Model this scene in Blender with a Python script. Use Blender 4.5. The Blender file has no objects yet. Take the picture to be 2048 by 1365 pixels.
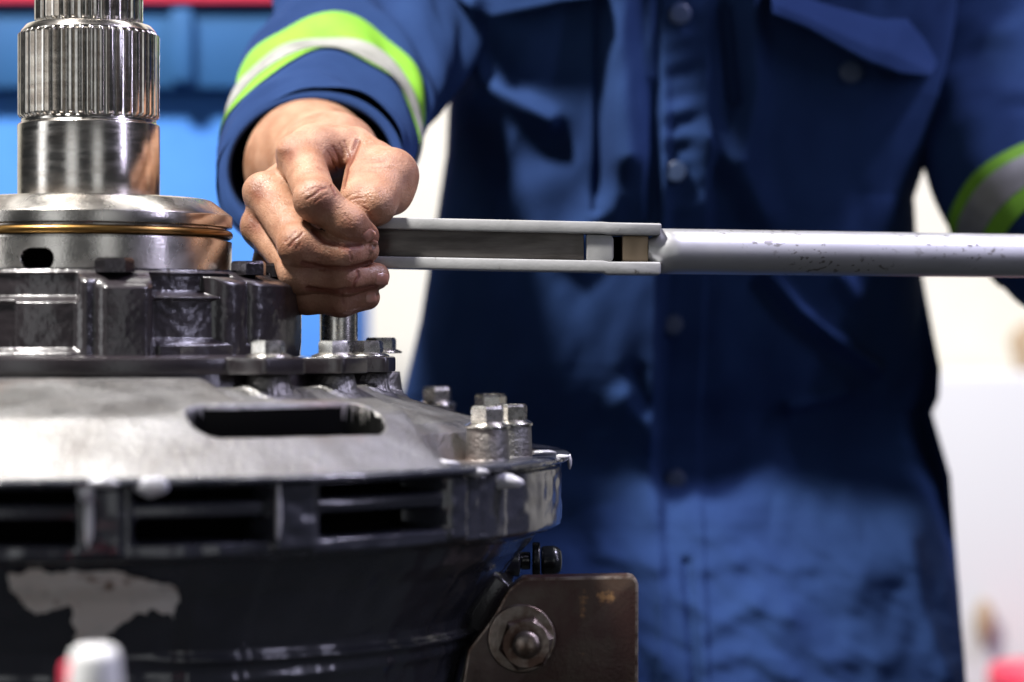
import bpy, bmesh, math, random
import numpy as np
from mathutils import Vector, Matrix

# ------------------------------------------------------------------ camera, world, lamps
S = bpy.context.scene
COL = S.collection
random.seed(7); RNG = np.random.default_rng(7)
ZC = 1.20                       # height of the lens above the workshop floor (m)
DIST = 1.346                    # lens to the plane of the hand
PXM = 3600.0                    # photo pixels per metre at that plane
cam = bpy.data.cameras.new('camera'); camo = bpy.data.objects.new('camera', cam); COL.objects.link(camo)
camo.location = (0, -DIST, ZC); camo.rotation_euler = (math.pi/2, 0, 0)
cam.sensor_width = 36.0; cam.lens = PXM*DIST/2048*36.0
cam.clip_start = 0.05; cam.clip_end = 50
cam.dof.use_dof = True; cam.dof.focus_distance = DIST-0.018; cam.dof.aperture_fstop = 3.6
S.camera = camo
W = bpy.data.worlds.new('World'); S.world = W; W.use_nodes = True
W.node_tree.nodes['Background'].inputs[0].default_value = (0.86, 0.93, 1.0, 1)
W.node_tree.nodes['Background'].inputs[1].default_value = 0.034
S.view_settings.view_transform = 'Standard'; S.view_settings.look = 'None'
S.view_settings.exposure = 0.0; S.view_settings.gamma = 1.0
S.render.engine = 'CYCLES'
S.cycles.use_denoising = True
S.cycles.max_bounces = 6; S.cycles.glossy_bounces = 4; S.cycles.diffuse_bounces = 3
S.cycles.caustics_reflective = False; S.cycles.caustics_refractive = False
S.cycles.sample_clamp_indirect = 6.0

def lamp(name, loc, target, sx, sy, power, color):
    l = bpy.data.lights.new(name, 'AREA'); l.shape = 'RECTANGLE'; l.size = sx; l.size_y = sy
    l.energy = power; l.color = color
    o = bpy.data.objects.new(name, l); COL.objects.link(o)
    o.location = Vector(loc)+Vector((0, 0, ZC))
    d = Vector(target)-Vector(loc)
    o.rotation_euler = d.to_track_quat('-Z', 'Y').to_euler()
    return o
lamp('ceiling_lamp', (-0.85, -0.52, 1.80), (-0.1, 0.05, 0), 0.26, 0.26, 128, (1.0, 0.97, 0.93))
lamp('tall_work_lamp', (-1.75, -0.55, 0.30), (-0.2, 0, 0), 0.36, 1.5, 4.6, (0.96, 0.98, 1.0))
lamp('side_work_lamp', (1.55, -0.75, 0.75), (0.0, 0.1, 0), 0.05, 1.3, 7.5, (0.74, 0.72, 1.0))
lamp('right_ceiling_lamp', (1.15, -0.12, 1.65), (0.15, 0.25, 0), 0.25, 0.25, 36, (0.76, 0.73, 1.0))
lamp('left_fill_lamp', (-1.25, -3.2, 0.0), (-0.1, 0, 0), 0.95, 2.3, 7.2, (0.95, 0.98, 1.0))  # added soft fill behind the camera, no window known there
lamp('right_fill_lamp', (1.15, -3.2, 0.0), (0, 0, 0), 0.8, 2.3, 4.6, (0.95, 0.98, 1.0))  # second added fill, also gives the steel shaft something bright to reflect
lamp('back_ceiling_tube', (0.3, 0.85, 2.2), (0.3, 1.4, 0), 2.4, 0.3, 22, (1.0, 0.98, 0.94))

# ------------------------------------------------------------------ helpers
def scl(Y): return PXM*DIST/(DIST+Y)
def P(px, py, Y):
    s = scl(Y)
    return (np.asarray(px, float)-1024.0)/s, Y, ZC-(np.asarray(py, float)-682.5)/s
def PV(px, py, Y): return Vector(tuple(float(v) for v in P(px, py, Y)))

def sm(a, b, x):
    t = np.clip((np.asarray(x, float)-a)/(b-a), 0, 1); return t*t*(3-2*t)

def vnoise(p, seed=0):
    """smooth value noise on an (N,3) array"""
    p = np.asarray(p, float); i = np.floor(p).astype(np.int64); f = p-i; f = f*f*(3-2*f)
    def h(a, b, c):
        n = (a*73856093) ^ (b*19349663) ^ (c*83492791) ^ (seed*2654435)
        n = (n ^ (n >> 13))*1274126177; n = n & 0x7fffffff
        n = (n ^ (n >> 16)) & 0xffff
        return n/32767.5-1
    r = 0
    for dx in (0, 1):
        for dy in (0, 1):
            for dz in (0, 1):
                w = (f[:, 0] if dx else 1-f[:, 0])*(f[:, 1] if dy else 1-f[:, 1])*(f[:, 2] if dz else 1-f[:, 2])
                r = r+w*h(i[:, 0]+dx, i[:, 1]+dy, i[:, 2]+dz)
    return r

def origin(parent):
    o = Vector((0, 0, 0))
    while parent is not None:
        o = o+parent.location; parent = parent.parent
    return o

def obj(name, verts, faces, mat, parent=None, smooth=True, sharp=None, loc=None):
    """one mesh object from world-space vertices; its origin is its thing's origin"""
    if parent is not None: o0 = origin(parent)
    else: o0 = Vector(loc) if loc is not None else Vector((0, 0, 0))
    v = np.asarray(verts, float)-np.array(o0)
    me = bpy.data.meshes.new(name)
    me.from_pydata(v.tolist(), [], [tuple(int(i) for i in f) for f in faces] if not isinstance(faces, np.ndarray) else faces.tolist())
    me.update()
    if mat is not None:
        for m in (mat if isinstance(mat, (list, tuple)) else [mat]): me.materials.append(m)
    if smooth:
        me.polygons.foreach_set('use_smooth', [True]*len(me.polygons))
        if sharp is not None: me.set_sharp_from_angle(angle=math.radians(sharp))
    ob = bpy.data.objects.new(name, me); COL.objects.link(ob)
    if parent is not None: ob.parent = parent
    else: ob.location = o0
    return ob

def thing(name, label, cat, loc, group=None):
    o = bpy.data.objects.new(name, None); COL.objects.link(o); o.location = loc
    o.empty_display_size = 0.05
    return tag(o, label, cat, group)
def tag(o, label, cat, group=None):
    o['label'] = label; o['category'] = cat
    if group: o['group'] = group
    return o

def grid_faces(nu, nv, wrap_u=False):
    i = np.arange(nu if wrap_u else nu-1); j = np.arange(nv-1)
    I, J = np.meshgrid(i, j, indexing='ij'); I = I.ravel(); J = J.ravel(); I2 = (I+1) % nu
    return np.stack([I*nv+J, I*nv+J+1, I2*nv+J+1, I2*nv+J], 1)

def lathe(profile, cx, cy, seg=128, zc=ZC):
    """profile [(r_mm, z_mm)] top to bottom round a vertical axis"""
    pr = np.array(profile, float)/1000
    a = np.linspace(0, 2*np.pi, seg, endpoint=False)
    A, R = np.meshgrid(a, pr[:, 0], indexing='ij'); _, Z = np.meshgrid(a, pr[:, 1], indexing='ij')
    v = np.stack([cx+R*np.sin(A), cy-R*np.cos(A), zc+Z], -1).reshape(-1, 3)
    return v, grid_faces(seg, len(pr), True)

def bevel_profile(pts, b, n=3):
    """round the corners of a (r,z) polyline by b mm"""
    out = [pts[0]]
    for k in range(1, len(pts)-1):
        p0, p, p1 = (np.array(q, float) for q in (pts[k-1], pts[k], pts[k+1]))
        d0, d1 = p0-p, p1-p; l0, l1 = np.hypot(*d0), np.hypot(*d1)
        bb = min(b, l0*0.45, l1*0.45)
        a, c = p+d0/l0*bb, p+d1/l1*bb
        for t in np.linspace(0, 1, n+1):
            q = (1-t)**2*a+2*t*(1-t)*p+t*t*c; out.append(tuple(q))
    out.append(pts[-1]); return out

class MB:
    def __init__(s): s.v = []; s.f = []
    def add(s, v, f):
        n = len(s.v); s.v.extend([tuple(map(float, q)) for q in v]); s.f.extend([tuple(int(i)+n for i in q) for q in f]); return s
    def build(s, name, mat, parent=None, **k): return obj(name, s.v, s.f, mat, parent, **k)

def bm_box(x0, x1, y0, y1, z0, z1, bev=0.0, seg=2):
    bm = bmesh.new(); bmesh.ops.create_cube(bm, size=1)
    for v in bm.verts:
        v.co = Vector((x0+(v.co.x+.5)*(x1-x0), y0+(v.co.y+.5)*(y1-y0), z0+(v.co.z+.5)*(z1-z0)))
    if bev > 0: bmesh.ops.bevel(bm, geom=list(bm.edges), offset=bev, segments=seg, affect='EDGES', profile=0.5)
    v = [tuple(q.co) for q in bm.verts]; bm.verts.index_update(); f = [[q.index for q in p.verts] for p in bm.faces]; bm.free(); return v, f
def extrude_poly(pts, y0, y1, bev=0.0, seg=2, xf=None):
    """polygon of (x,z) extruded along y, edges bevelled"""
    bm = bmesh.new()
    a = [bm.verts.new((x, y0, z)) for x, z in pts]; b = [bm.verts.new((x, y1, z)) for x, z in pts]
    bm.faces.new(a); bm.faces.new(b[::-1])
    n = len(pts)
    for i in range(n): bm.faces.new((a[i], b[i], b[(i+1) % n], a[(i+1) % n]))
    bmesh.ops.recalc_face_normals(bm, faces=bm.faces)
    if bev > 0: bmesh.ops.bevel(bm, geom=list(bm.edges), offset=bev, segments=seg, affect='EDGES', profile=0.5)
    bm.verts.index_update()
    v = [tuple(q.co) for q in bm.verts]; f = [[q.index for q in p.verts] for p in bm.faces]; bm.free(); return v, f

def tube(path, radii, seg=24, cap=True):
    """round tube along a list of points"""
    pts = [Vector(p) for p in path]; v = []; f = []
    up = Vector((0, 0, 1)); last = None
    for k, p in enumerate(pts):
        t = (pts[min(k+1, len(pts)-1)]-pts[max(k-1, 0)]).normalized()
        if last is None:
            a = t.cross(up if abs(t.z) < .9 else Vector((1, 0, 0))).normalized()
        else: a = (last-t*last.dot(t)).normalized()
        last = a; b = t.cross(a)
        for i in range(seg):
            w = 2*math.pi*i/seg; v.append(p+(a*math.cos(w)+b*math.sin(w))*radii[k])
    n = len(pts)
    for k in range(n-1):
        for i in range(seg):
            j = (i+1) % seg; f.append((k*seg+i, k*seg+j, (k+1)*seg+j, (k+1)*seg+i))
    if cap: f.append(tuple(range(seg))[::-1]); f.append(tuple((n-1)*seg+i for i in range(seg)))
    return v, f

def blob(c, rx, ry, rz, seed, seg=14, amp=0.25):
    v = []; f = []
    n = seg; m = seg//2
    for i in range(m+1):
        th = math.pi*i/m
        for j in range(n):
            ph = 2*math.pi*j/n; d = np.array([math.sin(th)*math.cos(ph), math.sin(th)*math.sin(ph), math.cos(th)])
            k = 1+amp*float(vnoise(d[None]*1.7+seed*7.3, seed)[0])
            v.append((c[0]+d[0]*rx*k, c[1]+d[1]*ry*k, c[2]+d[2]*rz*k))
    for i in range(m):
        for j in range(n):
            f.append((i*n+j, (i+1)*n+j, (i+1)*n+(j+1) % n, i*n+(j+1) % n))
    return v, f

# ------------------------------------------------------------------ materials
def mat(name, base, rough=0.5, metal=0.0, base2=None, nscale=40, ramp=(0.4, 0.65), bump=0.0, bscale=300, bdetail=3,
        spec=0.5, coat=0.0, rvar=0.0, sss=None, base3=None, n3=8, ramp3=(0.55, 0.7), stretch=None, coat_rough=0.08, sheen=0.0, aniso=0.0):
    m = bpy.data.materials.new(name); m.use_nodes = True
    nt = m.node_tree; N = nt.nodes; L = nt.links; p = N['Principled BSDF']
    p.inputs['Base Color'].default_value = (*base, 1); p.inputs['Roughness'].default_value = rough; p.inputs['Metallic'].default_value = metal
    p.inputs['Specular IOR Level'].default_value = spec
    p.inputs['Coat Weight'].default_value = coat; p.inputs['Coat Roughness'].default_value = coat_rough
    p.inputs['Anisotropic'].default_value = aniso
    if sheen: p.inputs['Sheen Weight'].default_value = sheen; p.inputs['Sheen Roughness'].default_value = 0.5
    tc = N.new('ShaderNodeTexCoord'); vec = tc.outputs['Object']
    if stretch:
        mp = N.new('ShaderNodeMapping'); mp.inputs['Scale'].default_value = stretch; L.new(vec, mp.inputs['Vector']); vec = mp.outputs['Vector']
    def noise(scale, detail=4):
        n = N.new('ShaderNodeTexNoise'); n.inputs['Scale'].default_value = scale; n.inputs['Detail'].default_value = detail
        n.inputs['Roughness'].default_value = 0.6; L.new(vec, n.inputs['Vector']); return n
    def ramp_(src, lo, hi):
        r = N.new('ShaderNodeMapRange'); r.inputs['From Min'].default_value = lo; r.inputs['From Max'].default_value = hi; L.new(src, r.inputs['Value']); return r.outputs['Result']
    col = None
    def mix(fac, a, b):
        x = N.new('ShaderNodeMix'); x.data_type = 'RGBA'; L.new(fac, x.inputs['Factor'])
        if isinstance(a, tuple): x.inputs['A'].default_value = (*a, 1)
        else: L.new(a, x.inputs['A'])
        x.inputs['B'].default_value = (*b, 1); return x.outputs['Result']
    if base2 is not None: col = mix(ramp_(noise(nscale).outputs['Fac'], *ramp), base, base2)
    if base3 is not None: col = mix(ramp_(noise(n3, 6).outputs['Fac'], *ramp3), col if col is not None else base, base3)
    if col is not None: L.new(col, p.inputs['Base Color'])
    if rvar:
        r = N.new('ShaderNodeMapRange'); L.new(noise(nscale*1.7).outputs['Fac'], r.inputs['Value'])
        r.inputs['From Min'].default_value = 0.3; r.inputs['From Max'].default_value = 0.7
        r.inputs['To Min'].default_value = max(0.02, rough-rvar); r.inputs['To Max'].default_value = min(1, rough+rvar); L.new(r.outputs['Result'], p.inputs['Roughness'])
    if bump:
        b = N.new('ShaderNodeBump'); b.inputs['Strength'].default_value = bump; b.inputs['Distance'].default_value = 0.001
        L.new(noise(bscale, bdetail).outputs['Fac'], b.inputs['Height']); L.new(b.outputs['Normal'], p.inputs['Normal']); L.new(b.outputs['Normal'], p.inputs['Coat Normal'])
    if sss:
        p.inputs['Subsurface Weight'].default_value = sss; p.inputs['Subsurface Radius'].default_value = (0.004, 0.0016, 0.0009); p.inputs['Subsurface Scale'].default_value = 1.0
    return m

M = {}
M['steel'] = mat('machined steel', (0.62, 0.59, 0.55), 0.20, 1.0, base2=(0.50, 0.46, 0.42), nscale=30, rvar=0.06, bump=0.05, bscale=500, stretch=(1, 1, 6))
M['steel_collar'] = mat('oily turned steel', (0.60, 0.57, 0.53), 0.26, 1.0, base2=(0.42, 0.37, 0.33), nscale=25, ramp=(0.5, 0.75), base3=(0.16, 0.07, 0.04), n3=22, ramp3=(0.69, 0.75), rvar=0.09, bump=0.08, bscale=700)
M['gold'] = mat('brass seal ring', (0.22, 0.125, 0.04), 0.3, 1.0)
M['aluminium'] = mat('cast aluminium', (0.24, 0.236, 0.232), 0.43, 0.9, base2=(0.145, 0.137, 0.131), nscale=36, ramp=(0.38, 0.7), rvar=0.1, bump=1.0, bscale=420, bdetail=4, base3=(0.24, 0.19, 0.17), n3=16, ramp3=(0.54, 0.75))
M['dark_casting'] = mat('glossy black casting paint', (0.014, 0.010, 0.0125), 0.36, 0.0, base2=(0.022, 0.017, 0.020), nscale=18, bump=0.16, bscale=620, bdetail=3, spec=0.5, coat=0.8, coat_rough=0.06, rvar=0.05)
M['band_paint'] = mat('blue black gloss paint', (0.030, 0.032, 0.043), 0.24, 0.0, base2=(0.045, 0.047, 0.060), nscale=16, bump=0.18, bscale=160, bdetail=4, spec=0.6, coat=0.5, coat_rough=0.1, rvar=0.08)
M['void_shade'] = mat('cavity shade black', (0.004, 0.004, 0.004), 0.9, spec=0.03)  # near-black paints in the shade inside slot, pits, windows and wrench gap
M['zinc'] = mat('zinc plated bolt steel', (0.66, 0.64, 0.60), 0.27, 1.0, base2=(0.52, 0.49, 0.44), nscale=160, rvar=0.06, bump=0.04, bscale=500)
M['dark_bolt'] = mat('dark oiled bolt steel', (0.10, 0.09, 0.10), 0.2, 0.9, bump=0.2, bscale=500)
M['sealant'] = mat('pale grey sealant and glint', (0.40, 0.40, 0.45), 0.25, coat=0.4, base2=(0.56, 0.55, 0.58), nscale=90)
M['bare'] = mat('bare primer patch', (0.74, 0.68, 0.63), 0.4, base2=(0.80, 0.78, 0.76), nscale=30, base3=(0.22, 0.13, 0.09), n3=60, ramp3=(0.6, 0.7))
M['wrench_grey'] = mat('worn grey tool paint', (0.38, 0.38, 0.38), 0.45, 0.15, base2=(0.32, 0.32, 0.32), nscale=60, base3=(0.16, 0.15, 0.14), n3=110, ramp3=(0.66, 0.72), bump=0.12, bscale=600, rvar=0.08)
M['beam'] = mat('brushed dark tool steel', (0.17, 0.155, 0.145), 0.42, 0.9, base2=(0.09, 0.08, 0.075), nscale=60, stretch=(0.25, 1, 1.6), bump=0.2, bscale=500, rvar=0.08)
M['tan'] = mat('tan brass insert', (0.36, 0.27, 0.18), 0.4, 0.5)
M['tube'] = mat('satin aluminium tube', (0.50, 0.50, 0.52), 0.42, 0.75, base2=(0.45, 0.45, 0.47), nscale=40, base3=(0.5, 0.5, 0.5), n3=60, ramp3=(0.5, 0.7), stretch=(0.3, 1, 1), rvar=0.06)
M['rust'] = mat('oily rusted bracket', (0.040, 0.015, 0.011), 0.38, 0.2, base2=(0.052, 0.032, 0.022), nscale=38, ramp=(0.44, 0.58), base3=(0.22, 0.12, 0.05), n3=44, ramp3=(0.60, 0.66), bump=0.2, bscale=420, rvar=0.08)
M['worn'] = mat('bare worn steel edge', (0.30, 0.25, 0.215), 0.38, 0.8, base2=(0.10, 0.06, 0.045), nscale=70, ramp=(0.42, 0.58), bump=0.3, bscale=400)
M['dull_steel'] = mat('dull grey washer steel', (0.28, 0.24, 0.21), 0.34, 0.9, base2=(0.13, 0.09, 0.07), nscale=110, bump=0.15, bscale=500)
M['rubber'] = mat('black rubber', (0.012, 0.014, 0.015), 0.25, spec=0.6)
M['cloth'] = mat('navy cotton drill', (0.0132, 0.032, 0.104), 0.9, base2=(0.0174, 0.042, 0.128), nscale=14, bump=0.3, bscale=1500, bdetail=2, spec=0.12)
M['button'] = mat('blue grey press stud', (0.022, 0.042, 0.10), 0.5)
M['lime'] = mat('lime high visibility tape', (0.18, 0.42, 0.02), 0.75, base2=(0.14, 0.34, 0.018), nscale=40, bump=0.1, bscale=900)
M['silver'] = mat('silver reflective tape', (0.30, 0.30, 0.29), 0.5, 0.2, base2=(0.22, 0.22, 0.21), nscale=50, bump=0.1, bscale=900)
M['nail'] = mat('fingernail', (0.40, 0.19, 0.135), 0.3, sss=0.1, coat=0.2)
M['wall'] = mat('cream painted wall', (0.74, 0.72, 0.62), 0.8, base2=(0.71, 0.68, 0.56), nscale=3)
M['white'] = mat('white painted panel', (0.56, 0.565, 0.57), 0.7)
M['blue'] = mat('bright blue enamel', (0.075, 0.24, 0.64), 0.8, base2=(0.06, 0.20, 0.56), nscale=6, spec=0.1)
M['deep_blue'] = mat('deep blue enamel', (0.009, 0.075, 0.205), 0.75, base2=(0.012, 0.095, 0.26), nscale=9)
M['red'] = mat('red enamel', (0.72, 0.05, 0.10), 0.4)
M['cap_white'] = mat('white plastic', (0.8, 0.8, 0.8), 0.35)
M['brown'] = mat('brown stained plastic', (0.38, 0.28, 0.18), 0.8)

def tube_material():
    m = M['tube']; N = m.node_tree.nodes; L = m.node_tree.links; p = N['Principled BSDF']
    tc = N.new('ShaderNodeTexCoord'); src = p.inputs['Base Color'].links[0].from_socket
    def noise(sc, det, st):
        mp = N.new('ShaderNodeMapping'); mp.inputs['Scale'].default_value = st; L.new(tc.outputs['Object'], mp.inputs['Vector'])
        n = N.new('ShaderNodeTexNoise'); n.inputs['Scale'].default_value = sc; n.inputs['Detail'].default_value = det; L.new(mp.outputs['Vector'], n.inputs['Vector']); return n.outputs['Fac']
    def rng(x, a_, b_):
        r = N.new('ShaderNodeMapRange'); r.inputs['From Min'].default_value = a_; r.inputs['From Max'].default_value = b_; L.new(x, r.inputs['Value']); return r.outputs['Result']
    def mul(x, y):
        q = N.new('ShaderNodeMath'); q.operation = 'MULTIPLY'; L.new(x, q.inputs[0]); L.new(y, q.inputs[1]); return q.outputs[0]
    chips = mul(rng(noise(330, 3, (0.6, 1, 1)), 0.60, 0.635), rng(noise(13, 2, (1, 2.2, 2.2)), 0.52, 0.60))
    scr = mul(rng(noise(700, 1, (0.05, 1, 1)), 0.66, 0.70), rng(noise(20, 2, (1, 1, 1)), 0.48, 0.62))
    for f, c in ((scr, (0.40, 0.40, 0.42)), (chips, (0.20, 0.19, 0.18))):
        x = N.new('ShaderNodeMix'); x.data_type = 'RGBA'; L.new(f, x.inputs['Factor']); L.new(src, x.inputs['A']); x.inputs['B'].default_value = (*c, 1); src = x.outputs['Result']
    L.new(src, p.inputs['Base Color'])
tube_material()

def skin_material():
    m = mat('skin', (0.47, 0.235, 0.145), 0.42, sss=0.12, spec=0.5)
    nt = m.node_tree; N = nt.nodes; L = nt.links; p = N['Principled BSDF']
    tc = N.new('ShaderNodeTexCoord')
    at = N.new('ShaderNodeAttribute'); at.attribute_name = 'flush_shade'
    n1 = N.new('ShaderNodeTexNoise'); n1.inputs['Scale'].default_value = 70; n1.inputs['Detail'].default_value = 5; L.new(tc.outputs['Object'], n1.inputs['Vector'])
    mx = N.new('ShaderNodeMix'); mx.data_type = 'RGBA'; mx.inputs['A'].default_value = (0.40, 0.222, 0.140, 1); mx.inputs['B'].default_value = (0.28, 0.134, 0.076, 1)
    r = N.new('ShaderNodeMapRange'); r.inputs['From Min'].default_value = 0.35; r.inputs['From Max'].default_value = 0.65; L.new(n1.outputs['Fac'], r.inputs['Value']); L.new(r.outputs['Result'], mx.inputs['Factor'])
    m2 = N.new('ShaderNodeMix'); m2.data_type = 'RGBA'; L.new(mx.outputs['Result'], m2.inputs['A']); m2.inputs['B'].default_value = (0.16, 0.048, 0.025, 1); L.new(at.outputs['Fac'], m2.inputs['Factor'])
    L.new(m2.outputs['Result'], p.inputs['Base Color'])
    # pores and the fine lattice of skin lines
    v = N.new('ShaderNodeTexVoronoi'); v.inputs['Scale'].default_value = 1300; L.new(tc.outputs['Object'], v.inputs['Vector'])
    n2 = N.new('ShaderNodeTexNoise'); n2.inputs['Scale'].default_value = 800; n2.inputs['Detail'].default_value = 5; L.new(tc.outputs['Object'], n2.inputs['Vector'])
    v.feature = 'DISTANCE_TO_EDGE'; v.inputs['Scale'].default_value = 620; n4 = N.new('ShaderNodeTexNoise'); n4.inputs['Scale'].default_value = 160; L.new(tc.outputs['Object'], n4.inputs['Vector'])
    wv = N.new('ShaderNodeMixRGB'); wv.inputs['Fac'].default_value = 0.012; L.new(tc.outputs['Object'], wv.inputs[1]); L.new(n4.outputs['Color'], wv.inputs[2]); L.new(wv.outputs[0], v.inputs['Vector'])
    ad = N.new('ShaderNodeMath'); ad.operation = 'MULTIPLY_ADD'; L.new(v.outputs['Distance'], ad.inputs[0]); ad.inputs[1].default_value = 0.9; L.new(n2.outputs['Fac'], ad.inputs[2])
    b = N.new('ShaderNodeBump'); b.inputs['Strength'].default_value = 0.6; b.inputs['Distance'].default_value = 0.0006; L.new(ad.outputs[0], b.inputs['Height']); L.new(b.outputs['Normal'], p.inputs['Normal'])
    # sweat and oil: patches of lower roughness
    n3 = N.new('ShaderNodeTexNoise'); n3.inputs['Scale'].default_value = 60; n3.inputs['Detail'].default_value = 6; L.new(tc.outputs['Object'], n3.inputs['Vector'])
    r3 = N.new('ShaderNodeMapRange'); r3.inputs['From Min'].default_value = 0.4; r3.inputs['From Max'].default_value = 0.6; r3.inputs['To Min'].default_value = 0.40; r3.inputs['To Max'].default_value = 0.62; L.new(n3.outputs['Fac'], r3.inputs['Value']); L.new(r3.outputs['Result'], p.inputs['Roughness'])
    return m
M['skin'] = skin_material()

# ------------------------------------------------------------------ background
def slab(name, x0, x1, y0, y1, z0, z1, m, label, cat, bev=0.006):
    v, f = bm_box(x0, x1, y0, y1, z0, z1, bev)
    o = obj(name, v, f, m, loc=((x0+x1)/2, (y0+y1)/2, z0)); return tag(o, label, cat)
wl = slab('wall', -2.2, 2.6, 1.55, 1.65, 0.0, 2.6, M['wall'], 'cream painted wall far behind the worker', 'wall')

YB = 0.80
cab = thing('blue_cabinet', 'large blue steel cabinet with a red top beam behind the shaft', 'cabinet', (-0.62, YB, 0.5))
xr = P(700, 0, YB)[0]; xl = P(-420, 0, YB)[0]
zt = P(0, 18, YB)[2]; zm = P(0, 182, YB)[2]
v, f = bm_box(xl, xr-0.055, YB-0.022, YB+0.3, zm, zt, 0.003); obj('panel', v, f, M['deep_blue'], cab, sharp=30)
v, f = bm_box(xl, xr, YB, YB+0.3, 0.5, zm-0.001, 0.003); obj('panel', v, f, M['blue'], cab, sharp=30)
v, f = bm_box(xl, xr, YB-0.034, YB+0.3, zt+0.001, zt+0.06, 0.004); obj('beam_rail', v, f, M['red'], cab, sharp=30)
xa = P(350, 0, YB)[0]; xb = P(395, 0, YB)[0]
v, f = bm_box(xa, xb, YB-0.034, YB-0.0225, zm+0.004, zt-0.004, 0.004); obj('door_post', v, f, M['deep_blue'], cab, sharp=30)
# white control box at the far right, and the red bin by it
v = bm_box(P(1860, 0, 1.32)[0], P(2500, 0, 1.32)[0], 1.32, 1.54, 0.3, P(0, 745, 1.32)[2], 0.012)
tag(obj('cabinet', *v, M['white'], loc=(0.6, 1.1, 0.4), sharp=30), 'white enamelled cabinet low behind the worker at the edge of the picture', 'cabinet')
bx, by, bz = P(2052, 1330, 1.22)
v, f = lathe(bevel_profile([(0, 0), (56, 0), (60, -8), (60, -25), (50, -240), (0, -240)], 5), bx+0.02, 1.22, 48, bz)
tag(obj('bin', v, f, M['red'], loc=(bx+0.02, 1.22, bz-0.24)), 'small red bin in front of the white cabinet', 'bin')
bx, by, bz = P(1968, 1240, 1.29)
v, f = blob((bx+.004, 1.305, bz-0.004), 0.010, 0.012, 0.026, 3)
tag(obj('rag', v, f, M['brown'], loc=(bx, 1.29, bz-.05)), 'small brown rag hanging on the white cabinet front above the red bin', 'rag')
bx, by, bz = P(2072, 700, 1.40)
v, f = blob((bx, 1.42, bz), 0.026, 0.016, 0.034, 5)
tag(obj('rag', v, f, M['brown'], loc=(bx, 1.40, bz-.03)), 'small tan rag on the wall above the white cabinet top', 'rag')

# ------------------------------------------------------------------ gearbox
AX, AY = (178-1024)/PXM, 0.0
GB = thing('gearbox', 'black and silver gearbox with a tall splined steel shaft standing beside the worker', 'gearbox', (AX, AY, ZC-0.30))

def phi_of(px, r):
    """angle from the front (towards the lens) of the point at radius r mm seen at photo column px"""
    lo, hi = -1.5, 1.5
    a = np.linspace(lo, hi, 3001); rr = r/1000
    x = AX+rr*np.sin(a); y = AY-rr*np.cos(a); c = 1024+x*scl(y)
    k = int(np.argmax(c)); a, c = a[:k+1], c[:k+1]
    return float(np.interp(px, c, a))
def z_of(py, r, phi):
    y = AY-r/1000*math.cos(phi); return -(py-682.5)/scl(y)*1000    # mm relative to the lens height

def cyl(phi, z, r):
    return np.stack([AX+r/1000*np.sin(phi), AY-r/1000*np.cos(phi), ZC+z/1000], -1)

# --- shaft with cut splines
def spline_section(r_tip, r_root, n, z0, z1, ch):
    """gear-like section; each flank is real geometry"""
    per = 12; a = np.linspace(0, 2*np.pi, n*per, endpoint=False)
    ph = (np.arange(n*per) % per)/per
    tooth = sm(0.06, 0.24, ph)*(1-sm(0.56, 0.74, ph))
    rows = []
    for z, k, cap in ((z0, 1, ch), (z0-ch*0.9, 1, 0), (z0-ch*0.9-0.4, 1, 0), (z1+2.2, 1, 0), (z1+0.8, .75, 0.5), (z1, 0.2, 1.2)):
        rr = r_root+(r_tip-r_root)*tooth*k
        rows.append(cyl(a, np.full_like(a, z), np.minimum(rr, r_tip-cap)))
    V = np.stack(rows, 1).reshape(-1, 3)
    return V, grid_faces(len(a), len(rows), True)
def zs(py): return -(py-682.5)/PXM*1000
v, f = spline_section(29.8, 27.0, 30, zs(-170), zs(50), 2); obj('spline', v, f, M['steel'], GB, sharp=50)
v, f = spline_section(38.9, 36.4, 44, zs(57), zs(240), 5); obj('spline', v, f, M['steel'], GB, sharp=50)
sh = bevel_profile([(27.5, zs(49)), (34.2, zs(53)), (37.2, zs(66)), (37.2, zs(70)), (36.0, zs(74)), (35.9, zs(238)), (37.2, zs(242)), (37.2, zs(249)), (39.2, zs(252)), (39.2, zs(400)), (30, zs(402))], 0.7, 2)
v, f = lathe(sh, AX, AY, 160); obj('shaft', v, f, M['steel'], GB, sharp=40)
# --- collar, seal ring and bearing ring
co = bevel_profile([(30, zs(398)), (66.5, zs(401)), (68.5, zs(404)), (79.2, zs(434)), (79.2, zs(457)), (76, zs(458)), (76, zs(488)), (79, zs(488)), (79, zs(560))], 0.6, 2)
v, f = lathe(co[:-4], AX, AY, 200); obj('collar', v, f, M['steel_collar'], GB, sharp=35)
ring = [(76.5+3.0*math.cos(t), zs(471)+2.6*math.sin(t)) for t in np.linspace(math.pi/2, -math.pi/2, 12)]
v, f = lathe([(74, zs(461.5))]+ring+[(74, zs(480.5))], AX, AY, 200); obj('seal_ring', v, f, M['gold'], GB)
# bearing ring with the oil hole (a real pit in its wall)
na, nz = 700, 50
a = np.linspace(-1.9, 1.9, na); z = np.concatenate([[zs(484)], np.linspace(zs(485), zs(570), nz-1)])
A, Z = np.meshgrid(a, z, indexing='ij'); R = np.full_like(A, 78.9)
ph0 = phi_of(73, 79); zc = z_of(518, 79, ph0)
dx = (A-ph0)*79; dz = Z-zc
d = np.hypot(np.maximum(np.abs(dx)-3.6, 0), dz*0.98)-5.0
R -= 16*sm(0.6, -0.9, d); R[:, 0] = 74
fc = grid_faces(na, nz); ob = obj('bearing_ring', cyl(A.ravel(), Z.ravel(), R.ravel()), fc, [M['steel_collar'], M['void_shade']], GB, sharp=60)
deep = (R.ravel()[fc].mean(1) < 77.5).astype(int); ob.data.polygons.foreach_set('material_index', deep.tolist())

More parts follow.
